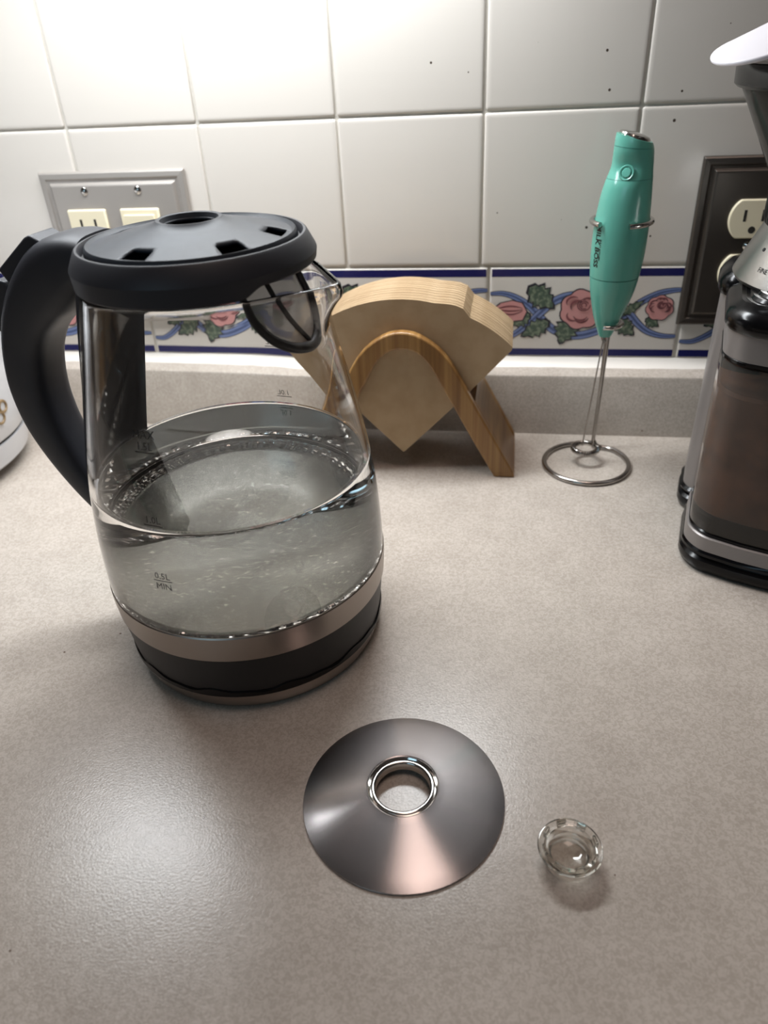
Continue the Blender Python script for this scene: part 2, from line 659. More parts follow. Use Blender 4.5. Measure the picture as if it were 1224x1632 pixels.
    rose(x, y, 15.5, 3)
    x, y = P2(1030, 275)
    rose(x, y, 9.6, 5)
    # pointed bud at the left
    x, y = P2(205, 290)
    for k_, (sc_, mi_) in enumerate(((1.1, 6), (1, 3))):
        put([(x+sc_*a_, y+sc_*b_) for a_, b_ in ((-15, -1), (-9, -6), (0, -8), (8, -6), (12, 1), (9, 8), (1, 9), (-7, 5))], mi_, 10+k_)
    for q in (-2.5, 1.5, 4.5):
        pth = [Vector((x-13+2.4*i, y+q*math.sin(PI*i/10)*1.0-1, 0)) for i in range(10)]
        strip(pth, lambda t: 1.3*math.sin(PI*t)+.2, 4, 13)
        strip(pth, lambda t: .4, 6, 14)
    # flip normals to face the room (-y)
    o = mk(name, V, F, mats, parent, MI, smooth=False)
    return o

b0 = tile_mesh('border_tile', 152.4, 74.6, 1.2)
mot0 = motif('painted_motif', b0)
mot0['label'] = 'painted roses, leaves and blue ribbons between navy stripes'
first = True
for k in range(-4, 4):
    if first:
        o = b0
    else:
        o = b0.copy()
        COL.objects.link(o)
        mo = mot0.copy()
        COL.objects.link(mo)
        mo.parent = o
    first = False
    o.location = Vector((117.4+BT*(k+.5), random.uniform(-.1, .1), BZ))*S

# counter with upstand
ct = thing('countertop', 'beige speckled laminate worktop with low upstand against the tiled wall', 'countertop')
box('worktop', -900, 900, -640, -20.5, -38, 0, M_counter, ct, bev=3)
# upstand profile, swept along x
up_prof = [(-21, -20), (-21, 51.0), (-20.2, 52.6), (-18.5, 53.4), (0.9, 56.0), (0.9, -20)]
n_ = len(up_prof)
V = [(-900, y, z) for y, z in up_prof]+[(900, y, z) for y, z in up_prof]
F = [tuple(range(n_)), tuple(range(2*n_-1, n_-1, -1))]+[(i, i+n_, (i+1) % n_+n_, (i+1) % n_) for i in range(n_)]
fix(mk('upstand', V, F, M_counter, ct))
cp = [(-8.5, 54.3), (-4, 56.6), (-1.2, 59.4), (-.2, 61.6), (1.2, 61.6), (1.2, 55)]
V = []
NS = 120
for i in range(NS+1):
    x = -700+1400*i/NS
    for y, z in cp:
        V.append((x, y+random.uniform(-.25, .25), z+random.uniform(-.2, .2)))
n_ = len(cp)
F = [(i*n_+k, i*n_+(k+1) % n_, (i+1)*n_+(k+1) % n_, (i+1)*n_+k) for i in range(NS) for k in range(n_)]
F += [tuple(range(n_)), tuple(NS*n_+k for k in range(n_-1, -1, -1))]
fix(mk('caulk_bead', V, F, M_caulk, ct, label='white caulk bead along the top of the upstand'))

# ================================================================= WALL PLATES
def wall_plate(name, label, x0, x1, z0, z1, m_):
    t = thing(name, label, 'wall plate', ((x0+x1)/2, 0, (z0+z1)/2))
    hw, hh = (x1-x0)/2, (z1-z0)/2
    rings = []
    for ins, y in ((0, -.2), (0, -2.6), (1.2, -4.2), (5.2, -4.6), (6.4, -3.6), (8.4, -3.4), (9.6, -5.4), (11, -5.9)):
        rings.append([(-(hw-ins), y, -(hh-ins)), ((hw-ins), y, -(hh-ins)), ((hw-ins), y, (hh-ins)), (-(hw-ins), y, (hh-ins))])
    o = loft('cover', rings, m_, t, angle=12)
    o.data.polygons.foreach_set('use_smooth', [False]*len(o.data.polygons))
    bevel(o, .5)
    return t

def screw(x, z, t, y=-5.9, ang=.4):
    o = lathe('screw', [(3.1, 0), (3.1, .5), (2.4, 1.1), (0.01, 1.5)], M_chrome, t, n=20)
    o.rotation_euler = (PI/2, ang, 0)
    o.location = Vector((x, y, z))*S
    s = box('screw_slot', -2.4, 2.4, -.35, .35, 1.0, 1.62, M_slot, o)
    return o

lp = wall_plate('double_wall_plate', 'wide brushed nickel wall plate behind the kettle lid, socket and rocker', -254, -127, 93, 217, M_plate_wall)
lx, lz = -190.5, 155
for sx, knd in ((-216.8-lx, 'socket'), (-169.8-lx, 'rocker')):
    for szz in (202.4-lz, 107.6-lz):
        screw(sx+2, szz, lp)
    if knd == 'socket':
        so = box('socket_insert', -17, 17, -8.3, -4, -33.5, 33.5, M_ivory, lp, loc=(sx, 0, 0), bev=1.2)
        for zc in (20, -20):
            for dx in (-6.3, 6.3):
                box('slot', dx-1, dx+1, -8.45, -8.2, zc-4+2, zc+4+2, M_slot, so)
            o = lathe('ground_hole', [(0.01, 0), (2.4, 0), (2.4, .2), (0.01, .2)], M_slot, so, n=16)
            o.rotation_euler = (PI/2, 0, 0)
            o.location = Vector((0, -8.25, zc-7))*S
    else:
        so = box('switch_frame', -17, 17, -8.0, -4, -33.5, 33.5, M_ivory, lp, loc=(sx, 0, 0), bev=1.2)
        rk = box('rocker', -13.5, 13.5, -9.2, -7.6, -29.5, 29.5, M_ivory, so, bev=1.0)
        rk.rotation_euler = (math.radians(1.6), 0, 0)

rp_ = wall_plate('single_wall_plate', 'brushed nickel wall plate, dark reflection in its colour, with round socket behind the grinder', 268, 349, 91, 214.5, M_plate_dark)
rx, rz_ = 308.5, 152.7
for zc in (19.5, -19.5):
    pts = []
    for k in range(48):
        a = 2*PI*k/48
        x, z = 17.2*math.cos(a), 17.2*math.sin(a)
        z = max(-13.6, min(13.6, z))
        pts.append((x, z+zc))
    so = prism('socket_face', pts, -8.6, -4, M_ivory, rp_, bev=.9)
    for dx in (-6.3, 6.3):
        box('slot', dx-1.0, dx+1.0, -8.75, -8.5, zc-1.5, zc+6.5, M_slot, so)
    o = lathe('ground_hole', [(0.01, 0), (2.5, 0), (2.5, .2), (0.01, .2)], M_slot, so, n=16)
    o.rotation_euler = (PI/2, 0, 0)
    o.location = Vector((0, -8.55, zc-7.5))*S
screw(0, 0, rp_)

# ================================================================= KETTLE
KX, KY = -7.3, -285.2
SPA = math.radians(-9)
kt = thing('electric_kettle', 'glass electric kettle with black handle and lid, half full of water', 'kettle', (KX, KY, 0))
NZ = [50, 57, 75, 95, 120, 150, 180, 200, 212, 220]
RP = [77.0, 77.2, 76.9, 75.6, 72.6, 66.8, 60.2, 55.8, 53.0, 51.5]
def rprof(z):
    # cubic through samples
    if z <= NZ[0]:
        return RP[0]
    if z >= NZ[-1]:
        return RP[-1]
    for i in range(len(NZ)-1):
        if NZ[i] <= z <= NZ[i+1]:
            t = (z-NZ[i])/(NZ[i+1]-NZ[i])
            h = NZ[i+1]-NZ[i]
            def sl(j):
                if j <= 0 or j >= len(NZ)-1:
                    return 0 if j <= 0 else (RP[-1]-RP[-2])/(NZ[-1]-NZ[-2])
                return (RP[j+1]-RP[j-1])/(NZ[j+1]-NZ[j-1])
            a, b = sl(i)*h, sl(i+1)*h
            return (2*t**3-3*t*t+1)*RP[i]+(t**3-2*t*t+t)*a+(-2*t**3+3*t*t)*RP[i+1]+(t**3-t*t)*b
def adiff(a):
    return abs((a-SPA+PI) % (2*PI)-PI)
def spout(z, a):
    if z < 176:
        return 0
    d = math.degrees(adiff(a))
    k = min(1, (z-176)/30)
    k = k**2.1
    return 16.3*k*math.exp(-(math.sqrt(d*d+6)-2.45)/17.0)
NA = 288
zl = [50+i*(210-50)/64 for i in range(65)]
def outer(z, a):
    return rprof(z)+spout(z, a)
WALL = 2.6
WL = 115.0
V, F, MI = [], [], []
rimz = lambda a: 209.3-1.2*math.exp(-(math.degrees(adiff(a))/30)**2)
# outer column, rim, inner column down to the water line
inz = [210-i*(210-WL)/40 for i in range(41)]
rows = len(zl)+3+len(inz)
for i in range(NA):
    a = 2*PI*i/NA
    cs, sn = math.cos(a), math.sin(a)
    rz = rimz(a)
    def zz(z):
        return z if z < 190 else 190+(z-190)*(rz-190)/20
    for z in zl:
        r = outer(z, a)
        V.append((r*cs, r*sn, zz(z)))
    ro = outer(210, a)
    # rolled rim, slightly thick at the spout
    for dr, dz in ((-.2, 1.0), (-WALL/2, 1.7), (-WALL+.2, 1.0)):
        V.append(((ro+dr)*cs, (ro+dr)*sn, rz+dz))
    for z in inz:
        r = outer(z, a)-WALL
        V.append((r*cs, r*sn, zz(z)))
for i in range(NA):
    j = (i+1) % NA
    for q in range(rows-1):
        F.append((i*rows+q, j*rows+q, j*rows+q+1, i*rows+q+1))
        MI.append(0)
jug = mk('glass_jug', V, F, [M_glass], kt, MI, angle=180)
# water: top surface with a small meniscus, side is the glass/water interface
wprof = [(0.01, WL-.9), (40, WL-.9), (60, WL-.9), (68, WL-.85), (71, WL-.6)]
rw = rprof(WL)-WALL
wprof += [(rw-1.2, WL-.45), (rw-.5, WL-.15), (rw, WL)]
ntop = len(wprof)-1
side = [WL-i*(WL-52.2)/24 for i in range(1, 25)]
prof = wprof+[(rprof(z)-WALL, z) for z in side]
prof = prof[::-1]
V, F = lathe_data(prof, NA)
k_ = len(prof)
MI = []
for i in range(NA):
    for q in range(k_-1):
        MI.append(1 if q < len(side) else 0)
water = mk('water', V, F, [M_water_top, M_water_side], None, MI, loc=(KX, KY, 0), angle=180)
bm = bmesh.new(); bm.from_mesh(water.data)
bmesh.ops.remove_doubles(bm, verts=bm.verts, dist=1e-6)
bm.to_mesh(water.data); bm.free()
tag(water, 'clear water filling the lower half of the glass kettle', 'water')

# base
lathe('steel_band', [(70, 40), (76.3, 40), (76.9, 40.6), (77.6, 50), (77.6, 55.6), (77.0, 56.4), (77.3, 56.4)], M_band, kt, n=160)
# lower black housing with a slightly wavy lower lip
lathe('heater_housing', [(60, 15), (72.6, 15), (73.4, 15.6), (74.4, 24), (76.2, 39.8), (70, 40.2)], M_black2, kt, n=160)
def wav(r, z, a):
    if z > 14:
        z += 1.1*math.sin(11*a)+.6*math.sin(23*a+1)
    return r, z
lathe('rubber_lip', [(66, 11.4), (73.4, 11.4), (74.3, 12.6), (74.2, 15.6), (73.2, 16.6), (66, 16.6)], M_gloss_black, kt, n=200, rfun=wav)
lathe('base_ring', [(0.01, .6), (68.5, .6), (70.2, 1.4), (71.6, 4), (72.8, 11.2), (70, 11.8)], M_band, kt, n=160)
# heating plate with rolled edge, seal ring with beads
lathe('heating_plate', [(0.01, 52.0), (20, 52.0), (50, 52.0), (62.0, 52.0), (62.8, 51.0), (64.2, 50.8), (65.2, 51.4), (74.2, 50)][::-1], M_plate, kt, n=160)
def beads(r, z, a):
    q = math.sin(a*70)
    return r+.35*q*(1 if z > 52 else 0), z+.25*math.sin(a*53+1.7)
lathe('seal_ring', [(74.3, 50.2), (74.35, 53.4), (73.6, 55.0), (72.8, 53.4), (72.6, 52.2), (71.6, 51.6), (70.4, 52.8), (69.0, 53.2), (67.6, 52.4), (66.6, 52.9), (65.6, 52.3), (65.3, 51.2)][::-1], M_chrome, kt, n=560, rfun=beads, angle=20)
for k in range(0):
    pass

# lid collar, cut higher above the spout
def colf(r, z, a):
    if z < 213:
        d = math.degrees(adiff(a))
        k = max(0, min(1, (42-d)/12))
        z += 4.2*k*k*(3-2*k)
    return r, z
lathe('lid_collar', [(50.2, 211.2), (53.9, 211.2), (54.7, 212.0), (55.2, 219.6), (54.8, 220.8), (51.6, 227.0), (50.8, 227.7), (49.8, 227.7), (49.2, 226.6), (48.6, 224), (44, 224), (44, 221), (50.2, 220)], M_black, kt, n=160, closed=True, angle=22, rfun=colf)
# connector from collar to handle, strap down the glass at the back
HA = math.radians(171)
hc, hs = math.cos(HA), math.sin(HA)
def hp(r, t, z):
    """handle frame: r outwards, t tangential (+ is away from camera), z"""
    return (r*hc+t*hs, r*hs-t*hc, z)
# strap follows the glass
V, F = [], []
NSP, NST = 40, 18
for i in range(NSP+1):
    z = 61+(216-61)*i/NSP
    hwid = math.radians(24.5 if z > 185 else max(15, 24.5-(185-z)*.085))
    for sgn, off in ((1, .35), (-1, 5.2)):
        for k in range(NST+1):
            t = -1+2*k/NST
            if sgn < 0:
                t = -t
            a = HA+t*hwid
            edge = 1-(abs(t)**6)*.75
            r = rprof(z)+.35+(off-.35)*edge
            V.append((r*math.cos(a), r*math.sin(a), z))
nn = 2*(NST+1)
for i in range(NSP):
    for k in range(nn):
        k2 = (k+1) % nn
        F.append((i*nn+k, i*nn+k2, (i+1)*nn+k2, (i+1)*nn+k))
F += [tuple(range(nn)), tuple(NSP*nn+k for k in range(nn))]
fix(mk('handle_strap', V, F, M_black, kt))
# handle: section lofted between outer and inner contour
outc = [(52, 228.4), (61, 229.4), (72, 228.0), (84, 223.2), (96, 213.5), (107.5, 200.0), (117, 184.0), (123, 166), (125.6, 147), (124, 127), (117.5, 108), (107.5, 89.5), (96.5, 74), (85, 62)]
innc = [(50, 208.0), (57, 204.0), (63, 198.5), (71, 191.5), (80, 186.0), (89, 178.5), (95.5, 168.5), (99.5, 157), (101.5, 144), (100.5, 130), (97, 116), (91.5, 101), (85, 88), (79, 78)]
oc = catmull([(a, 0, b) for a, b in outc], 5)
ic = catmull([(a, 0, b) for a, b in innc], 5)
rings = []
NN = 28
for i, (p, q) in enumerate(zip(oc, ic)):
    t = i/(len(oc)-1)
    mid = (p+q)/2
    half = (p-q)/2
    wdt = 17.5 if t < .18 else (17.5-3.0*min(1, (t-.18)/.3) if t < .6 else 14.5-3.5*(t-.6)/.4)
    ring = []
    for k in range(NN):
        a = 2*PI*k/NN
        cx_, sx_ = math.cos(a), math.sin(a)
        e = .62
        u = math.copysign(abs(cx_)**e, cx_)
        v = math.copysign(abs(sx_)**e, sx_)
        # inner face is rounder
        pt = mid+half*u
        ring.append(hp(pt.x, v*wdt, pt.z))
    rings.append(ring)
fix(loft('handle', rings, M_black, kt, angle=60))
# release button on the handle's back
def btn(name, pts, wd):
    V = [hp(r, -wd, z) for r, z in pts]+[hp(r, wd, z) for r, z in pts]
    n = len(pts)
    F = [tuple(range(n)), tuple(range(2*n-1, n-1, -1))]+[(i, i+n, (i+1) % n+n, (i+1) % n) for i in range(n)]
    o = fix(mk(name, V, F, M_black, kt))
    bevel(o, 1.0, 3)
    return o
btn('lid_release_lever', [(70, 222), (83, 228.2), (86, 227.0), (107.5, 211.4), (103, 204), (92, 207)], 9)
btn('lever_stop', [(100, 199), (106, 205.5), (111.5, 206.5), (116, 199), (120, 188), (120, 179), (112, 180)], 9)

# lid insert: dome with slots
rings_r = [11.6, 12.0, 13.0, 14.6, 16.0, 20, 24, 28, 31, 34.2, 38, 42.6, 44.6, 45.6, 46.2, 46.8, 47.4]
def dome_z(r):
    if r < 12.3: return 233.4
    if r < 14: return 235.4
    if r < 15.2: return 235.6
    if r > 47: return 225.4
    if r > 46.5: return 227.8
    if r > 45.9: return 228.6
    if r > 45: return 228.0
    t = (r-15)/(45-15)
    return 234.8-7.6*t**.92
slots = [-103, -43, 3, 75, 122, 171]
NL = 144
V, F = [], []
kk = len(rings_r)
for i in range(NL):
    a = 2*PI*i/NL
    for r in rings_r:
        V.append((r*math.cos(a), r*math.sin(a), dome_z(r)))
for i in range(NL):
    j = (i+1) % NL
    am = math.degrees(2*PI*(i+.5)/NL)
    for q in range(kk-1):
        rm = (rings_r[q]+rings_r[q+1])/2
        inslot = any(abs((am-s+180) % 360-180) < 8.6 for s in slots) and 34 < rm < 42.6
        if inslot:
            continue
        F.append((i*kk+q, j*kk+q, j*kk+q+1, i*kk+q+1))
ins = mk('lid_insert', V, [f[::-1] for f in F], M_lid, kt, angle=40)
so_ = ins.modifiers.new('solid', 'SOLIDIFY')
so_.thickness = -1.4*S
so_.offset = 1
lathe('lid_shade_plug', [(0.01, 216), (45.5, 216), (45.5, 223.6), (30, 224.2), (13.5, 224.5), (13.2, 232.2), (12.2, 232.6), (11.4, 232.2), (11.2, 221), (0.01, 221)][::1], M_dark, kt, n=96)  # added plug, its near-black colour paints the shade behind the slots
lathe('lid_latch', [(0.01, 0), (4.2, 0), (4.6, 1.2), (4.2, 4.5), (3, 5.6), (0.01, 5.8)], M_chrome, kt, n=24, off=(-6, 2, 221))

# spout filter: U frame with a rib and fine mesh, just inside the glass
def onr(a, z, dr):
    r = rprof(z)+dr
    return Vector((r*math.cos(math.radians(a)), r*math.sin(math.radians(a)), z))
U = [(-49, 214), (-47, 208), (-44.5, 200), (-37, 191), (-26, 184.8), (-14, 182.3), (-4, 185), (1.5, 191), (3.5, 200), (0, 208), (-3, 214)]
up_ = catmull([onr(a, z, -5.6) for a, z in U], 6)
ff = tube('filter_frame', up_, lambda t: 1.7+.9*math.sin(PI*t)**3, M_black2, kt, n=10)
rib = catmull([onr(-32, 214, -5.8), onr(-28, 205, -5.8), onr(-22, 195, -5.8), onr(-13, 184, -5.8)], 6)
tube('filter_rib', rib, 1.15, M_black2, kt, n=8)
# mesh panel as thin translucent sheet between left and right sides of the U
left = [onr(a, z, -5.8) for a, z in U[:6]]
rightp = [onr(a, z, -5.8) for a, z in U[:4:-1]]
lp_, rp2 = catmull(left, 5), catmull(rightp, 5)
V, F = [], []
MC = 10
for p, q in zip(lp_, rp2):
    for k in range(MC+1):
        a_ = p.lerp(q, k/MC)
        rr = rprof(a_.z)-6.2
        d_ = math.hypot(a_.x, a_.y)
        g = rr/d_
        V.append((a_.x*g, a_.y*g, a_.z))
for i in range(len(lp_)-1):
    for k in range(MC):
        b_ = i*(MC+1)+k
        F.append((b_, b_+1, b_+MC+2, b_+MC+1))
def mesh_mat():
    M = mat('fine_filter_mesh', 'aeaaa4', .5, spec=.3)
    nt = M.node_tree
    b = nt.nodes['Principled BSDF']
    b.inputs['Alpha'].default_value = .85
    return M
mk('filter_mesh', V, F, mesh_mat(), kt, angle=180)

# printed fill marks, both sides
def marks(name, ang, lines, mirror_side=False):
    V, F = [], []
    for body, size, z0, kind in lines:
        if kind == 'bar':
            tv = [(-size/2, 0), (-size/6, 0), (size/6, 0), (size/2, 0), (-size/2, .45), (-size/6, .45), (size/6, .45), (size/2, .45)]
            tf = [(0, 1, 5, 4), (1, 2, 6, 5), (2, 3, 7, 6)]
        else:
            tv, tf = text_data(body, size, 1.0)
        b = len(V)
        for x, y in tv:
            z = z0+y
            r = rprof(z)+.12
            a = math.radians(ang)+x/r
            V.append((r*math.cos(a), r*math.sin(a), z))
        F += [tuple(b+i for i in f) for f in tf]
    return mk(name, V, F, M_print, kt, smooth=False)
for ang in (260, 82):
    marks('fill_mark', ang, [('MAX', 5.2, 158.6, 't'), ('1.5L', 4.8, 153.6, 't'), ('', 10, 152.2, 'bar')])
    marks('fill_mark', ang, [('1.0L', 4.8, 119.6, 't'), ('', 10, 118.2, 'bar')])
    marks('fill_mark', ang, [('0.5L', 4.8, 90.2, 't'), ('', 10, 88.9, 'bar'), ('MIN', 4.8, 84.4, 't')])

# ================================================================= STEEL LID COVER
dc = thing('steel_lid_cover', 'round brushed steel cover with a centre hole lying on the worktop', 'lid cover', (95.7, -399.6, 0))
pr = [(46.6, .5), (46.9, .9), (46.7, 1.3)]
for i in range(1, 11):
    t = i/10
    r = 46.7-(46.7-17.2)*t
    pr.append((r, 1.3+8.0*(t**.85)))
pr += [(16.7, 9.45), (16.2, 9.2)]
under = [(r, z-.7) for r, z in pr[2:]][::-1]
lathe('dome', pr+[(16.2, 8.4)]+under[1:]+[(46.4, .3)], M_disc, dc, n=192, closed=True)
lathe('hole_collar', [(16.3, 9.1), (15.9, 7.6), (15.4, 7.0), (14.9, 7.2), (14.4, 8.1), (13.9, 8.4), (13.4, 8.1), (13.1, 7.2), (13.0, 4.2), (12.7, 4.2), (12.75, 7.2), (12.9, 8.5), (13.9, 8.95), (14.7, 8.4), (15.2, 7.7), (15.9, 8.4)], M_chrome, dc, n=128, closed=True, angle=70)

# ================================================================= CLEAR CAP
cpx = thing('clear_cap', 'small clear plastic cap with notched rim lying beside the steel cover', 'cap', (169.6, -421.5, 0))
prof = [(0.01, 1.6), (4, 1.7), (7.4, 2.6), (9.0, 4.6), (9.7, 8.2), (11.3, 8.4), (13.2, 8.6), (13.4, 9.6), (13.1, 10.6), (11.4, 10.7), (10.6, 10.4), (10.2, 8.2), (9.9, 4.4), (9.6, .3), (8.9, .3)]
outp = [(8.7, .2), (9.9, .2), (10.3, .8), (10.7, 5), (11.0, 8.2), (13.1, 8.5), (13.5, 9.5), (13.1, 10.5), (11.2, 10.8), (10.0, 10.2), (9.4, 7.8), (7.6, 5.3), (4, 4.2), (0.01, 4.0), (0.01, 2.6), (4, 2.7), (7.9, 3.9), (9.1, 6.0), (9.2, 3)]
lathe('bowl', outp, M_clear, cpx, n=72, angle=40)
for k in range(8):
    a = 2*PI*k/8+.3
    c, s = math.cos(a), math.sin(a)
    V = []
    for z in (8.3, 12.2):
        for rr, tt in ((10.2, -1.9), (11.6, -2.1), (11.6, 2.1), (10.2, 1.9)):
            V.append((rr*c-tt*s, rr*s+tt*c, z))
    bevel(fix(mk('clip_tab', V, [(0, 1, 2, 3), (4, 5, 6, 7), (0, 1, 5, 4), (1, 2, 6, 5), (2, 3, 7, 6), (3, 0, 4, 7)], M_clear, cpx)), .3)

# ================================================================= FILTER HOLDER
hd = thing('filter_holder', 'arched bamboo holder keeping paper coffee filters, standing against the upstand', 'filter holder', (58, -101, 0))
half_out = [(86.5, 0), (86.6, 2), (70, 32.6), (50, 69.5), (42, 84.5), (36.5, 94), (30.5, 102), (23, 109), (12.5, 115.3), (4, 117.6)]
half_in = [(70.4, 0), (52.5, 32.7), (38.8, 58.6), (25, 84.5), (20, 93), (15, 99), (9.5, 103), (3, 104.6)]
outl = half_out+[(-x, z) for x, z in half_out[::-1]]
inl = half_in+[(-x, z) for x, z in half_in[::-1]]
# densify the arch top smoothly
def dens(l):
    p = catmull([(x, 0, z) for x, z in l[1:-1]], 4)
    return [l[0]]+[(q.x, q.z) for q in p]+[l[-1]]
outd, ind = dens(outl), dens(inl)
def arch(name, y0, y1):
    # build as strip between outer and inner by matching arclength
    def resample(l, n):
        P_ = [Vector((x, z)) for x, z in l]
        d = [0]
        for a, b in zip(P_, P_[1:]):
            d.append(d[-1]+(b-a).length)
        out = []
        j = 0
        for k in range(n+1):
            s = d[-1]*k/n
            while j < len(d)-2 and d[j+1] < s:
                j += 1
            t = (s-d[j])/max(1e-9, d[j+1]-d[j])
            out.append(P_[j].lerp(P_[j+1], t))
        return out
    n = 64
    A, B = resample(outd, n), resample(ind, n)
    V, F = [], []
    for a, b in zip(A, B):
        V += [(a.x, y0, a.y), (b.x, y0, b.y), (b.x, y1, b.y), (a.x, y1, a.y)]
    for i in range(n):
        for k in range(4):
            k2 = (k+1) % 4
            F.append((4*i+k, 4*i+k2, 4*i+4+k2, 4*i+4+k))
    F += [(0, 1, 2, 3), (4*n, 4*n+1, 4*n+2, 4*n+3)]
    o = fix(mk(name, V, F, M_bamboo, hd))
    bevel(o, 1.4, 3)
    return o
arch('front_arch', 0, 8)
arch('back_arch', 68, 76)
for s in (1, -1):
    pts = [(s*70.6, 0), (s*86.4, 0), (s*70, 32.3), (s*54.2, 61.5), (s*42.5, 52.0)]
    prism('leg', pts, 8.02, 67.98, M_bamboo, hd)

# paper filters, each its own sheet
tipx, tipz, cxx, czz, RR = 55.5, 15.5, 56.5, 27.0, 112.5
def sheet_outline(dx, dz, bump, grow, notch):
    pts = []
    for x, z in ((tipx-1.2, tipz+.9), (tipx, tipz), (tipx+1.2, tipz+.9)):
        pts.append((x, z))
    # right edge up to corner
    rc, lc = (138.8, 103.2), (-26.0, 103.2)
    for t in (.3, .6, .9, .985):
        pts.append((tipx+(rc[0]-tipx)*t, tipz+(rc[1]-tipz)*t-1.8*math.sin(PI*t)))
    a0 = math.atan2(rc[1]+1-czz, rc[0]-.6-cxx)
    a1 = math.atan2(lc[1]+1-czz, lc[0]+.6-cxx)
    for k in range(34):
        a = a0+(a1-a0)*k/33
        x = cxx+(RR+grow)*math.cos(a)
        z = czz+(RR+grow)*math.sin(a)
        # crimped fold line bulging on the right
        if 82 < x < 107:
            u_ = (x-82)/25
            z += bump*min(1, u_*1.8)*(1 if u_ < .8 else (1-u_)/.2)
        elif x >= 107:
            z -= notch*max(0, 1-(x-107)/28)
        pts.append((x, z))
    for t in (.985, .9, .6, .3):
        pts.append((tipx+(lc[0]-tipx)*t, tipz+(lc[1]-tipz)*t-1.8*math.sin(PI*t)))
    return [(x+dx-58, z+dz) for x, z in pts]
NF = 88
y = -92.2
var = []
for k in range(8):
    u_ = random.Random(k)
    pts = sheet_outline(u_.uniform(-.1, .1), u_.uniform(-.06, .08), 2.9+u_.uniform(-.06, .1), u_.uniform(-.1, .1), 1.4)
    n = len(pts)
    V = [(x, -.31, z) for x, z in pts]+[(x, .31, z) for x, z in pts]
    F = [tuple(range(n)), tuple(range(2*n-1, n-1, -1))]+[(i, i+n, (i+1) % n+n, (i+1) % n) for i in range(n)]
    me = bpy.data.meshes.new('paper_filter')
    me.from_pydata([(a*S, b*S, c*S) for a, b, c in V], [], F)
    me.materials.append(M_paper)
    bm = bmesh.new(); bm.from_mesh(me)
    bmesh.ops.recalc_face_normals(bm, faces=bm.faces)
    bm.to_mesh(me); bm.free()
    var.append(me)
for k in range(NF):
    o = bpy.data.objects.new('paper_filter', var[k % 8])
    COL.objects.link(o)
    o.location = Vector((58+random.uniform(-.06, .06), y+k*.655+.3, random.uniform(0, .08)+1.0*math.sin(k/NF*PI)))*S
    if k == 0:
        tag(o, 'frontmost tan paper coffee filter of the stack in the bamboo holder', 'coffee filter', 'paper filters in the bamboo holder')
    elif k == NF-1:
        tag(o, 'rearmost tan paper coffee filter of the stack, nearest the wall tiles', 'coffee filter', 'paper filters in the bamboo holder')
    else:
        tag(o, 'tan paper coffee filter in the middle of the stack, seen edge-on', 'coffee filter', 'paper filters in the bamboo holder')

# ================================================================= FROTHER STAND + FROTHER
SX, SY = 201, -76
st = thing('frother_stand', 'thin steel wire stand with round base ring holding the teal frother', 'stand', (SX, SY, 0))
# base ring: open wire circle that turns inwards at the back and rises
R0 = 33.0
path = [Vector((R0*math.cos(math.radians(a)), R0*math.sin(math.radians(a)), 2.0)) for a in range(88, -231, -8)]
path = [Vector((8, 33.5, 1.6)), Vector((4, 33.6, 1.6))]+path
pth = [Vector((R0*math.cos(math.radians(a)), R0*math.sin(math.radians(a)), 2.0)) for a in range(100, 100+312, 8)]
pth += [Vector((20, 25.5, 1.6)), Vector((15, 27.2, 1.7)), Vector((10, 27.5, 3.2)), Vector((7.6, 28.2, 7))]
tube('base_ring', catmull(pth, 3), 2.0, M_wire, st, n=12)
PXl, PYl = 7.2, 28.6
tube('post', [Vector((PXl, PYl, 4)), Vector((PXl+1.3, PYl, 60)), Vector((PXl+2.3, PYl, 110)), Vector((PXl+3.4, PYl-1, 187))], 1.55, M_wire, st, n=12)
def hook(name, cx, cy_, R_, z, a0, a1):
    p = [Vector((PXl, PYl, z-2)), Vector((cx+R_*math.cos(math.radians(a0)), cy_+R_*math.sin(math.radians(a0)), z))]
    n = 22
    arcp = [Vector((cx+R_*math.cos(math.radians(a0+(a1-a0)*i/n)), cy_+R_*math.sin(math.radians(a0+(a1-a0)*i/n)), z)) for i in range(n+1)]
    return tube(name, arcp, 1.8, M_chrome, st, n=12)
FX, FY = 6.2, 9.0        # frother axis in the stand frame
hook('upper_hook', FX, FY-1, 19.6, 185.5, 235, -55+360)
tube('upper_arm', [Vector((PXl+3.4, PYl-1, 186)), Vector((PXl, FY+18.6, 185.5))], 1.5, M_chrome, st, n=10)
bpy.data.objects.remove([o for o in st.children if o.name.startswith('upper_hook')][0])
# upper hook: from behind round both sides, open at the front left
arcp = [Vector((FX+19.6*math.cos(math.radians(a)), FY-1+19.6*math.sin(math.radians(a)), 185.5)) for a in range(-82, 226, 7)]
tube('upper_hook', arcp, 1.8, M_chrome, st, n=12)
arcp = [Vector((FX-2+10.8*math.cos(math.radians(a)), FY+10.8*math.sin(math.radians(a)), 114.0)) for a in range(-105, 50, 8)]
arcp += [Vector((PXl+1.6, PYl-7, 113.6)), Vector((PXl+2.3, PYl, 113))]
tube('lower_hook', catmull(arcp, 2), 1.7, M_chrome, st, n=12)

fr = thing('milk_frother', 'teal handheld milk frother hanging whisk down in the wire stand', 'milk frother', (SX+FX, SY+FY, 0))
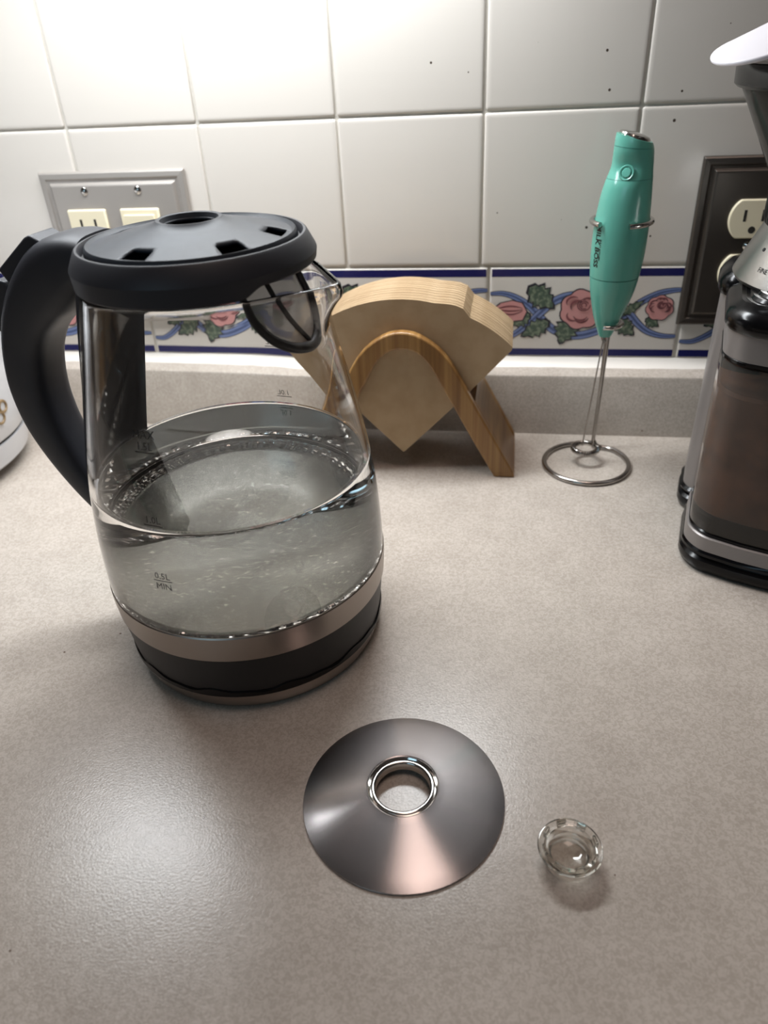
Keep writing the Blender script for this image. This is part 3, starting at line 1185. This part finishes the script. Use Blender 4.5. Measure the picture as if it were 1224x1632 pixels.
# sections: z, x-left, x-right (world mm at y=-66), centred on 207.2
secs = [(104.5, 200.8, 209.6), (106, 200.2, 210.4), (112, 197.9, 212.6), (121, 194.9, 216.0), (137, 191.4, 221.4), (150, 189.8, 223.8), (163, 189.1, 225.2), (181, 189.4, 225.6), (198, 191.2, 224.9), (208, 193.2, 224.2), (213, 194.6, 223.8), (218, 196.0, 223.2), (223, 196.6, 222.9), (230, 197.0, 222.2), (234, 197.3, 221.4), (236, 197.7, 220.8)]
zs = [s[0] for s in secs]
def secat(z):
    for i in range(len(secs)-1):
        if secs[i][0] <= z <= secs[i+1][0]:
            t = (z-secs[i][0])/(secs[i+1][0]-secs[i][0])
            p0, p1, p2, p3 = secs[max(i-1, 0)], secs[i], secs[i+1], secs[min(i+2, len(secs)-1)]
            out = []
            for c in (1, 2):
                m1 = (p2[c]-p0[c])/(p2[0]-p0[0])*(p2[0]-p1[0])
                m2 = (p3[c]-p1[c])/(p3[0]-p1[0])*(p2[0]-p1[0])
                out.append((2*t**3-3*t*t+1)*p1[c]+(t**3-2*t*t+t)*m1+(-2*t**3+3*t*t)*p2[c]+(t**3-t*t)*m2)
            return out
    return list(secs[-1][1:])
def frsurf(z, a):
    x0, x1 = secat(z)
    hx = (x1-x0)/2
    c = (x0+x1)/2-207.2
    x = c+hx*math.cos(a)
    # thumb scoop on the front-left above the button
    yy = hx*math.sin(a)
    if math.sin(a) < 0 or math.cos(a) < 0:
        d = math.exp(-((math.degrees(a)-245+180) % 360-180)**2/(2*38**2))
        sc_ = math.exp(-((z-220)/6.5)**2)
        yy *= 1-.20*d*sc_
        x += 2.0*d*sc_
    # slanted top
    zt = z
    if z > 228:
        zt = z-(z-228)/8*(math.cos(a)*3.2)
    return (x, yy, zt)
def fr_loft(name, zz_, m_, grow=0):
    rings = []
    for z in zz_:
        rings.append([tuple(Vector(frsurf(z, 2*PI*k/48))+Vector((math.cos(2*PI*k/48), math.sin(2*PI*k/48), 0))*grow) for k in range(48)])
    return loft(name, rings, m_, fr, angle=40)
zlow = [104.5+(148.2-104.5)*i/20 for i in range(21)]
zup = [148.8+(236-148.8)*i/54 for i in range(55)]
fr_loft('lower_shell', zlow, M_teal)
bd = fr_loft('body', zup, M_teal)
fr_loft('seam', [147.9, 149.1], M_teal_seam, -.35)
fr_loft('seam', [212.2, 212.5], M_teal_seam, .04)
fr_loft('seam', [230.6, 230.9], M_teal_seam, .04)
# steel end cap, slanted
rg = []
for (k1, dz) in ((.86, -.6), (.86, 1.0), (.8, 2.0), (.6, 2.6), (.3, 2.8)):
    ring = []
    for k in range(40):
        a = 2*PI*k/40
        p = frsurf(236, a)
        c = (197.7+220.8)/2-207.2
        ring.append((c+(p[0]-c)*k1, p[1]*k1, 236-(math.cos(a)*k1)*3.2+dz))
    rg.append(ring)
loft('end_cap', rg, M_chrome, fr, label='polished steel end cap')
# power button in a small recess
ba = math.radians(247)
bx, by, bz = frsurf(216.5, ba)
d_ = Vector((math.cos(ba), math.sin(ba), .35)).normalized()
def oriented(name, prof, m_, pos, par):
    o = lathe(name, prof, m_, par, n=32)
    o.rotation_euler = d_.to_track_quat('Z', 'Y').to_euler()
    o.location = Vector(pos)*S
    return o
oriented('button_bezel', [(3.0, -.5), (5.0, -.5), (5.0, .8), (4.4, 1.3), (3.6, 1.0), (3.3, .2)], M_teal, (bx, by, bz), fr)
oriented('power_button', [(3.1, -.8), (3.1, .9), (2.5, 1.5), (0.01, 1.6)], M_teal, (bx, by, bz), fr)
oriented('button_well', [(3.5, -.2), (3.5, .25), (0.01, .25)], M_teal_seam, (bx, by, bz), fr)
# print running down the side
def side_text(name, body, size, amid, ztop, bold=0, flip=1):
    tv, tf = text_data(body, size, .98, bold)
    xs = [p[0] for p in tv]
    V = []
    for x, y in tv:
        z = ztop-(x-min(xs))
        x0, x1 = secat(z)
        hr = (x1-x0)/2
        a = math.radians(amid)+y/hr
        p = Vector(frsurf(z, a))
        V.append(tuple(p+Vector((math.cos(a), math.sin(a), 0))*.12))
    return mk(name, V, tf, M_print, fr, smooth=False)
side_text('printed_text', 'MILK BOSS', 6.0, 206, 184.5, .16)
side_text('printed_text', 'ZULAY KITCHEN', 1.9, 219.5, 176, .05)
# shaft yoke, twin wires and the coiled whisk ring
lathe('shaft_socket', [(0.01, 100.5), (1.6, 100.5), (2.4, 102.5), (2.8, 104.8), (0.01, 104.8)], M_clear, fr, n=20, off=(-2.2, 0, 0))
WXc, WYc = -7.2, -3.0
tube('whisk_wire', [Vector((-2.4, 0, 104)), Vector((-3.2, 0, 96)), Vector((-9.6, WYc+2, 13))], .55, M_wire, fr, n=8)
tube('whisk_wire', [Vector((-2.0, 0, 104)), Vector((-1.6, 0, 96)), Vector((-1.8, WYc, 13))], .55, M_wire, fr, n=8)
coil = []
turns, steps_ = 34, 8
for i in range(turns*steps_):
    t = i/(turns*steps_)
    a, b_ = 2*PI*t, 2*PI*turns*t
    rr = 9.6+1.8*math.cos(b_)
    coil.append(Vector((WXc+rr*math.cos(a), WYc+rr*math.sin(a), 12+1.8*math.sin(b_))))
tube('whisk_coil', coil, .6, M_wire, fr, n=5, closed=True)
core = [Vector((WXc+9.6*math.cos(2*PI*i/48), WYc+9.6*math.sin(2*PI*i/48), 12)) for i in range(48)]
tube('whisk_ring', core, .8, M_wire, fr, n=8, closed=True)

# ================================================================= COOKER (left edge)
ck = thing('white_cooker', 'white round cooker with gold print and grey rim at the left edge', 'cooker', (-371, -123, 0))
lathe('base', [(70, 9), (92, 9), (95.5, 12), (97.8, 24), (98.6, 30.5), (92, 31)], M_cooker, ck, n=96)
lathe('rim_groove', [(90, 29.5), (96.5, 30.5), (96.5, 34), (90, 35)], M_slot, ck, n=96)
lathe('body', [(90, 33.5), (98.4, 33.6), (100.0, 36), (101.5, 52), (101.8, 78), (101, 105), (98.5, 128), (92, 146), (80, 156), (72, 158), (0.01, 158)], M_cooker, ck, n=96)
lathe('lid', [(80, 157), (78, 160), (62, 169), (34, 176), (0.01, 179)], M_cooker, ck, n=96)
lathe('lid_knob', [(5, 178), (5, 184), (13, 189), (14, 196), (9, 201), (0.01, 202)], M_slot, ck, n=32)
for a in (-70, 20, 110, 200):
    lathe('foot', [(0.01, 0), (7, 0), (8, 2), (8, 10), (0.01, 10)], M_slot, ck, n=20, off=(74*math.cos(math.radians(a)), 74*math.sin(math.radians(a)), 0))
# gold printed loops
def loop(a0, z0, rr):
    p = []
    for i in range(28):
        t = 2*PI*i/28
        z = z0+rr*math.sin(t)
        a = math.radians(a0)+rr*math.cos(t)/101.6
        r = 101.55+.2
        p.append(Vector((r*math.cos(a), r*math.sin(a), z)))
    return tube('gold_print', p, 1.15, M_gold, ck, n=6, closed=True)
for a0, z0, rr in ((-1, 68, 5), (3, 60, 4.6), (-1, 53, 4.6), (-6, 60, 5), (-9, 68, 5)):
    loop(a0, z0, rr)

# ================================================================= COFFEE GRINDER (right edge)
GA = math.radians(-13)
gr = thing('coffee_grinder', 'grey and black coffee grinder with smoky grounds bin at the right edge', 'coffee grinder', (250.5, -204, 0), GA)
GW = 132
def gring(x0, x1, y0, y1, r, z, bow=0, n=6):
    pts = rrect(x0, x1, y0, y1, r, n)
    out = []
    # subdivide long front edge for the bow
    full = []
    for i, p in enumerate(pts):
        q = pts[(i+1) % len(pts)]
        full.append(p)
        if math.hypot(p[0]-q[0], p[1]-q[1]) > 20:
            for k in range(1, 6):
                full.append((p[0]+(q[0]-p[0])*k/6, p[1]+(q[1]-p[1])*k/6))
    for x, y_ in full:
        if bow and y_ < (y0+y1)/2:
            u_ = (x-(x0+x1)/2)/((x1-x0)/2)
            y_ -= bow*(1-u_*u_)*(1-(y_-y0)/((y1-y0)/2))
        out.append((x, y_, z))
    return out
def gsec(name, lst, m_, x0=0, x1=GW, y0=0, y1=62, r=14, bow=14, label=None, caps=True):
    return loft(name, [gring(x0-g, x1+g, y0-g, y1+g, r+g*.5, z, bow) for z, g in lst], m_, gr, label=label, caps=caps)
gsec('base', [(0, -2), (1.5, 0), (6, 1.6), (9.5, 1.2), (12, -1.0)], M_gloss_black)
gsec('base_lip', [(11.5, -.5), (13, .8), (15, .8), (16.5, -.2)], M_gloss_black)
gsec('base_band', [(16, -.2), (25.5, -.6), (26.2, -1.4)], M_grey_plastic)
gsec('bin_seat', [(26, -2), (28, -1.6), (29, -2.4)], M_gloss_black)
gsec('bin', [(29, -2.2), (30, -1.7), (40, -1.4), (41.2, -1.4), (136, -1.0), (137.5, -1.6)], M_smoke)
gsec('coffee_grounds', [(40, -5.5), (41, -4.8), (118, -4.6), (120, -6)], M_coffee)
gsec('bin_seam', [(137.5, -1.8), (139.2, -.2), (140.8, -.2), (141.5, -1.2)], M_gloss_black)
gsec('upper_band', [(141.2, -.6), (156, -.6)], M_grey_plastic)
gsec('shoulder', [(156, .4), (158, 1.6), (163, 1.8), (166, .4), (167.5, -2), (170, -5)], M_gloss_black)
for k in range(5):
    gsec('shoulder_ridge', [(168.5+k*1.6, -6-3.2*k), (170.2+k*1.6, -7.2-3.2*k)], M_gloss_black)
gsec('rear_base', [(0, -2), (1.5, 0), (6, 1.6), (10, 1.2), (12, -1), (13, 0), (16, .8), (18, -1)], M_gloss_black, y0=66, y1=112, bow=0, x0=-5)
gsec('rear_column', [(17, -1), (155.5, -1.5)], M_grey_plastic, y0=66, y1=112, bow=0, x0=-5)
gsec('rear_cap', [(155, 0), (158, 1.5), (163, 1.5), (166, 0), (171, -4), (173, -10)], M_gloss_black, y0=66, y1=112, bow=0, x0=-5)
gsec('core', [(18, -8), (154, -8)], M_gloss_black, y0=30, y1=96, bow=0)
HXc, HYc = 60.5, 61.5
lathe('collar', [(40, 166), (60, 171), (61.5, 173.5), (60.5, 176), (50.5, 198), (49, 200.5), (44, 201), (30, 201)], M_metal_collar, gr, n=96, off=(HXc, HYc, 0), angle=50)
def ribs(r, z, a):
    return (r+(.7*(1 if math.sin(a*60) > 0 else 0) if 203 < z < 216 else 0), z)
lathe('neck', [(46, 199), (50, 200.5), (50.4, 204), (50.4, 215.5), (49.4, 217), (40, 217)], M_gloss_black, gr, n=240, off=(HXc, HYc, 0), rfun=ribs)
lathe('hopper', [(45.5, 216), (48.6, 216), (50.0, 220), (76.0, 269), (76.0, 270.5), (74.0, 270.5), (73.6, 269), (46.5, 218)], M_hopper, gr, n=96, off=(HXc, HYc, 0))
lathe('hopper_lid', [(66, 267.6), (77.4, 267.6), (79.0, 269), (79.4, 276), (78.4, 278.2), (74, 279.4), (72, 278.6), (66.5, 278.2), (64, 281), (20, 284), (0.01, 284)], M_gloss_black, gr, n=96, off=(HXc, HYc, 0))
lathe('lid_trim', [(74.6, 278.9), (77.2, 278.2), (78.2, 278.8), (77.0, 280.0), (74.8, 280.0)], M_chrome, gr, n=96, off=(HXc, HYc, 0), closed=True)
# printed word on the collar, index dots
def collar_text(body, size, amid, zm):
    tv, tf = text_data(body, size)
    V = []
    for x, y_ in tv:
        t = (zm+y_*.9-176)/(198-176)
        r = 60.5+(50.5-60.5)*t+.25
        a = math.radians(amid)+x/r
        V.append((HXc+r*math.cos(a), HYc+r*math.sin(a), zm+y_*.9))
    return mk('printed_text', V, tf, M_print, gr, smooth=False)
collar_text('FINE', 3.8, 215, 180.5)
for k in range(7):
    a = math.radians(206+9*k)
    zq = 190.5
    r = 60.5-10*(zq-176)/22+.15
    o = lathe('index_dot', [(0.01, .25), (1.0, .2), (1.1, -.2), (0.01, -.2)][::-1], M_print, gr, n=10)
    o.location = Vector((HXc+r*math.cos(a), HYc+r*math.sin(a), zq))*S
    nrm = Vector((math.cos(a), math.sin(a), .45)).normalized()
    o.rotation_euler = nrm.to_track_quat('Z', 'Y').to_euler()

# white rounded plate lying tilted on the grinder lid
A_, B_, C_ = Vector((229.5, -170, 278.2)), Vector((245.0, -200, 278.6)), Vector((259.8, -130, 293.5))
ex = ((B_+C_)/2-A_).normalized()
nz_ = ex.cross((C_-B_)).normalized()
ey = nz_.cross(ex)
wp = thing('white_scoop', 'white rounded plastic paddle lying tilted on top of the grinder', 'scoop', tuple(A_))
hwid = 30
ptsw = []
for k in range(19):
    a = math.radians(90+180*k/18)
    ptsw.append((20+20*math.cos(a), 24*math.sin(a)))
ptsw = [(130, 38), (60, 33)]+[(20+20*math.cos(math.radians(90+180*k/18)), 25*math.sin(math.radians(90+180*k/18))) for k in range(19)]+[(60, -33), (130, -38)]
V = []
for h in (0, 2.2):
    for a, b_ in ptsw:
        V.append(tuple(ex*a+ey*b_+nz_*h))
n = len(ptsw)
F = [tuple(range(n)), tuple(range(2*n-1, n-1, -1))]+[(i, i+n, (i+1) % n+n, (i+1) % n) for i in range(n)]
bevel(fix(mk('blade', V, F, M_white, wp)), .9, 3)
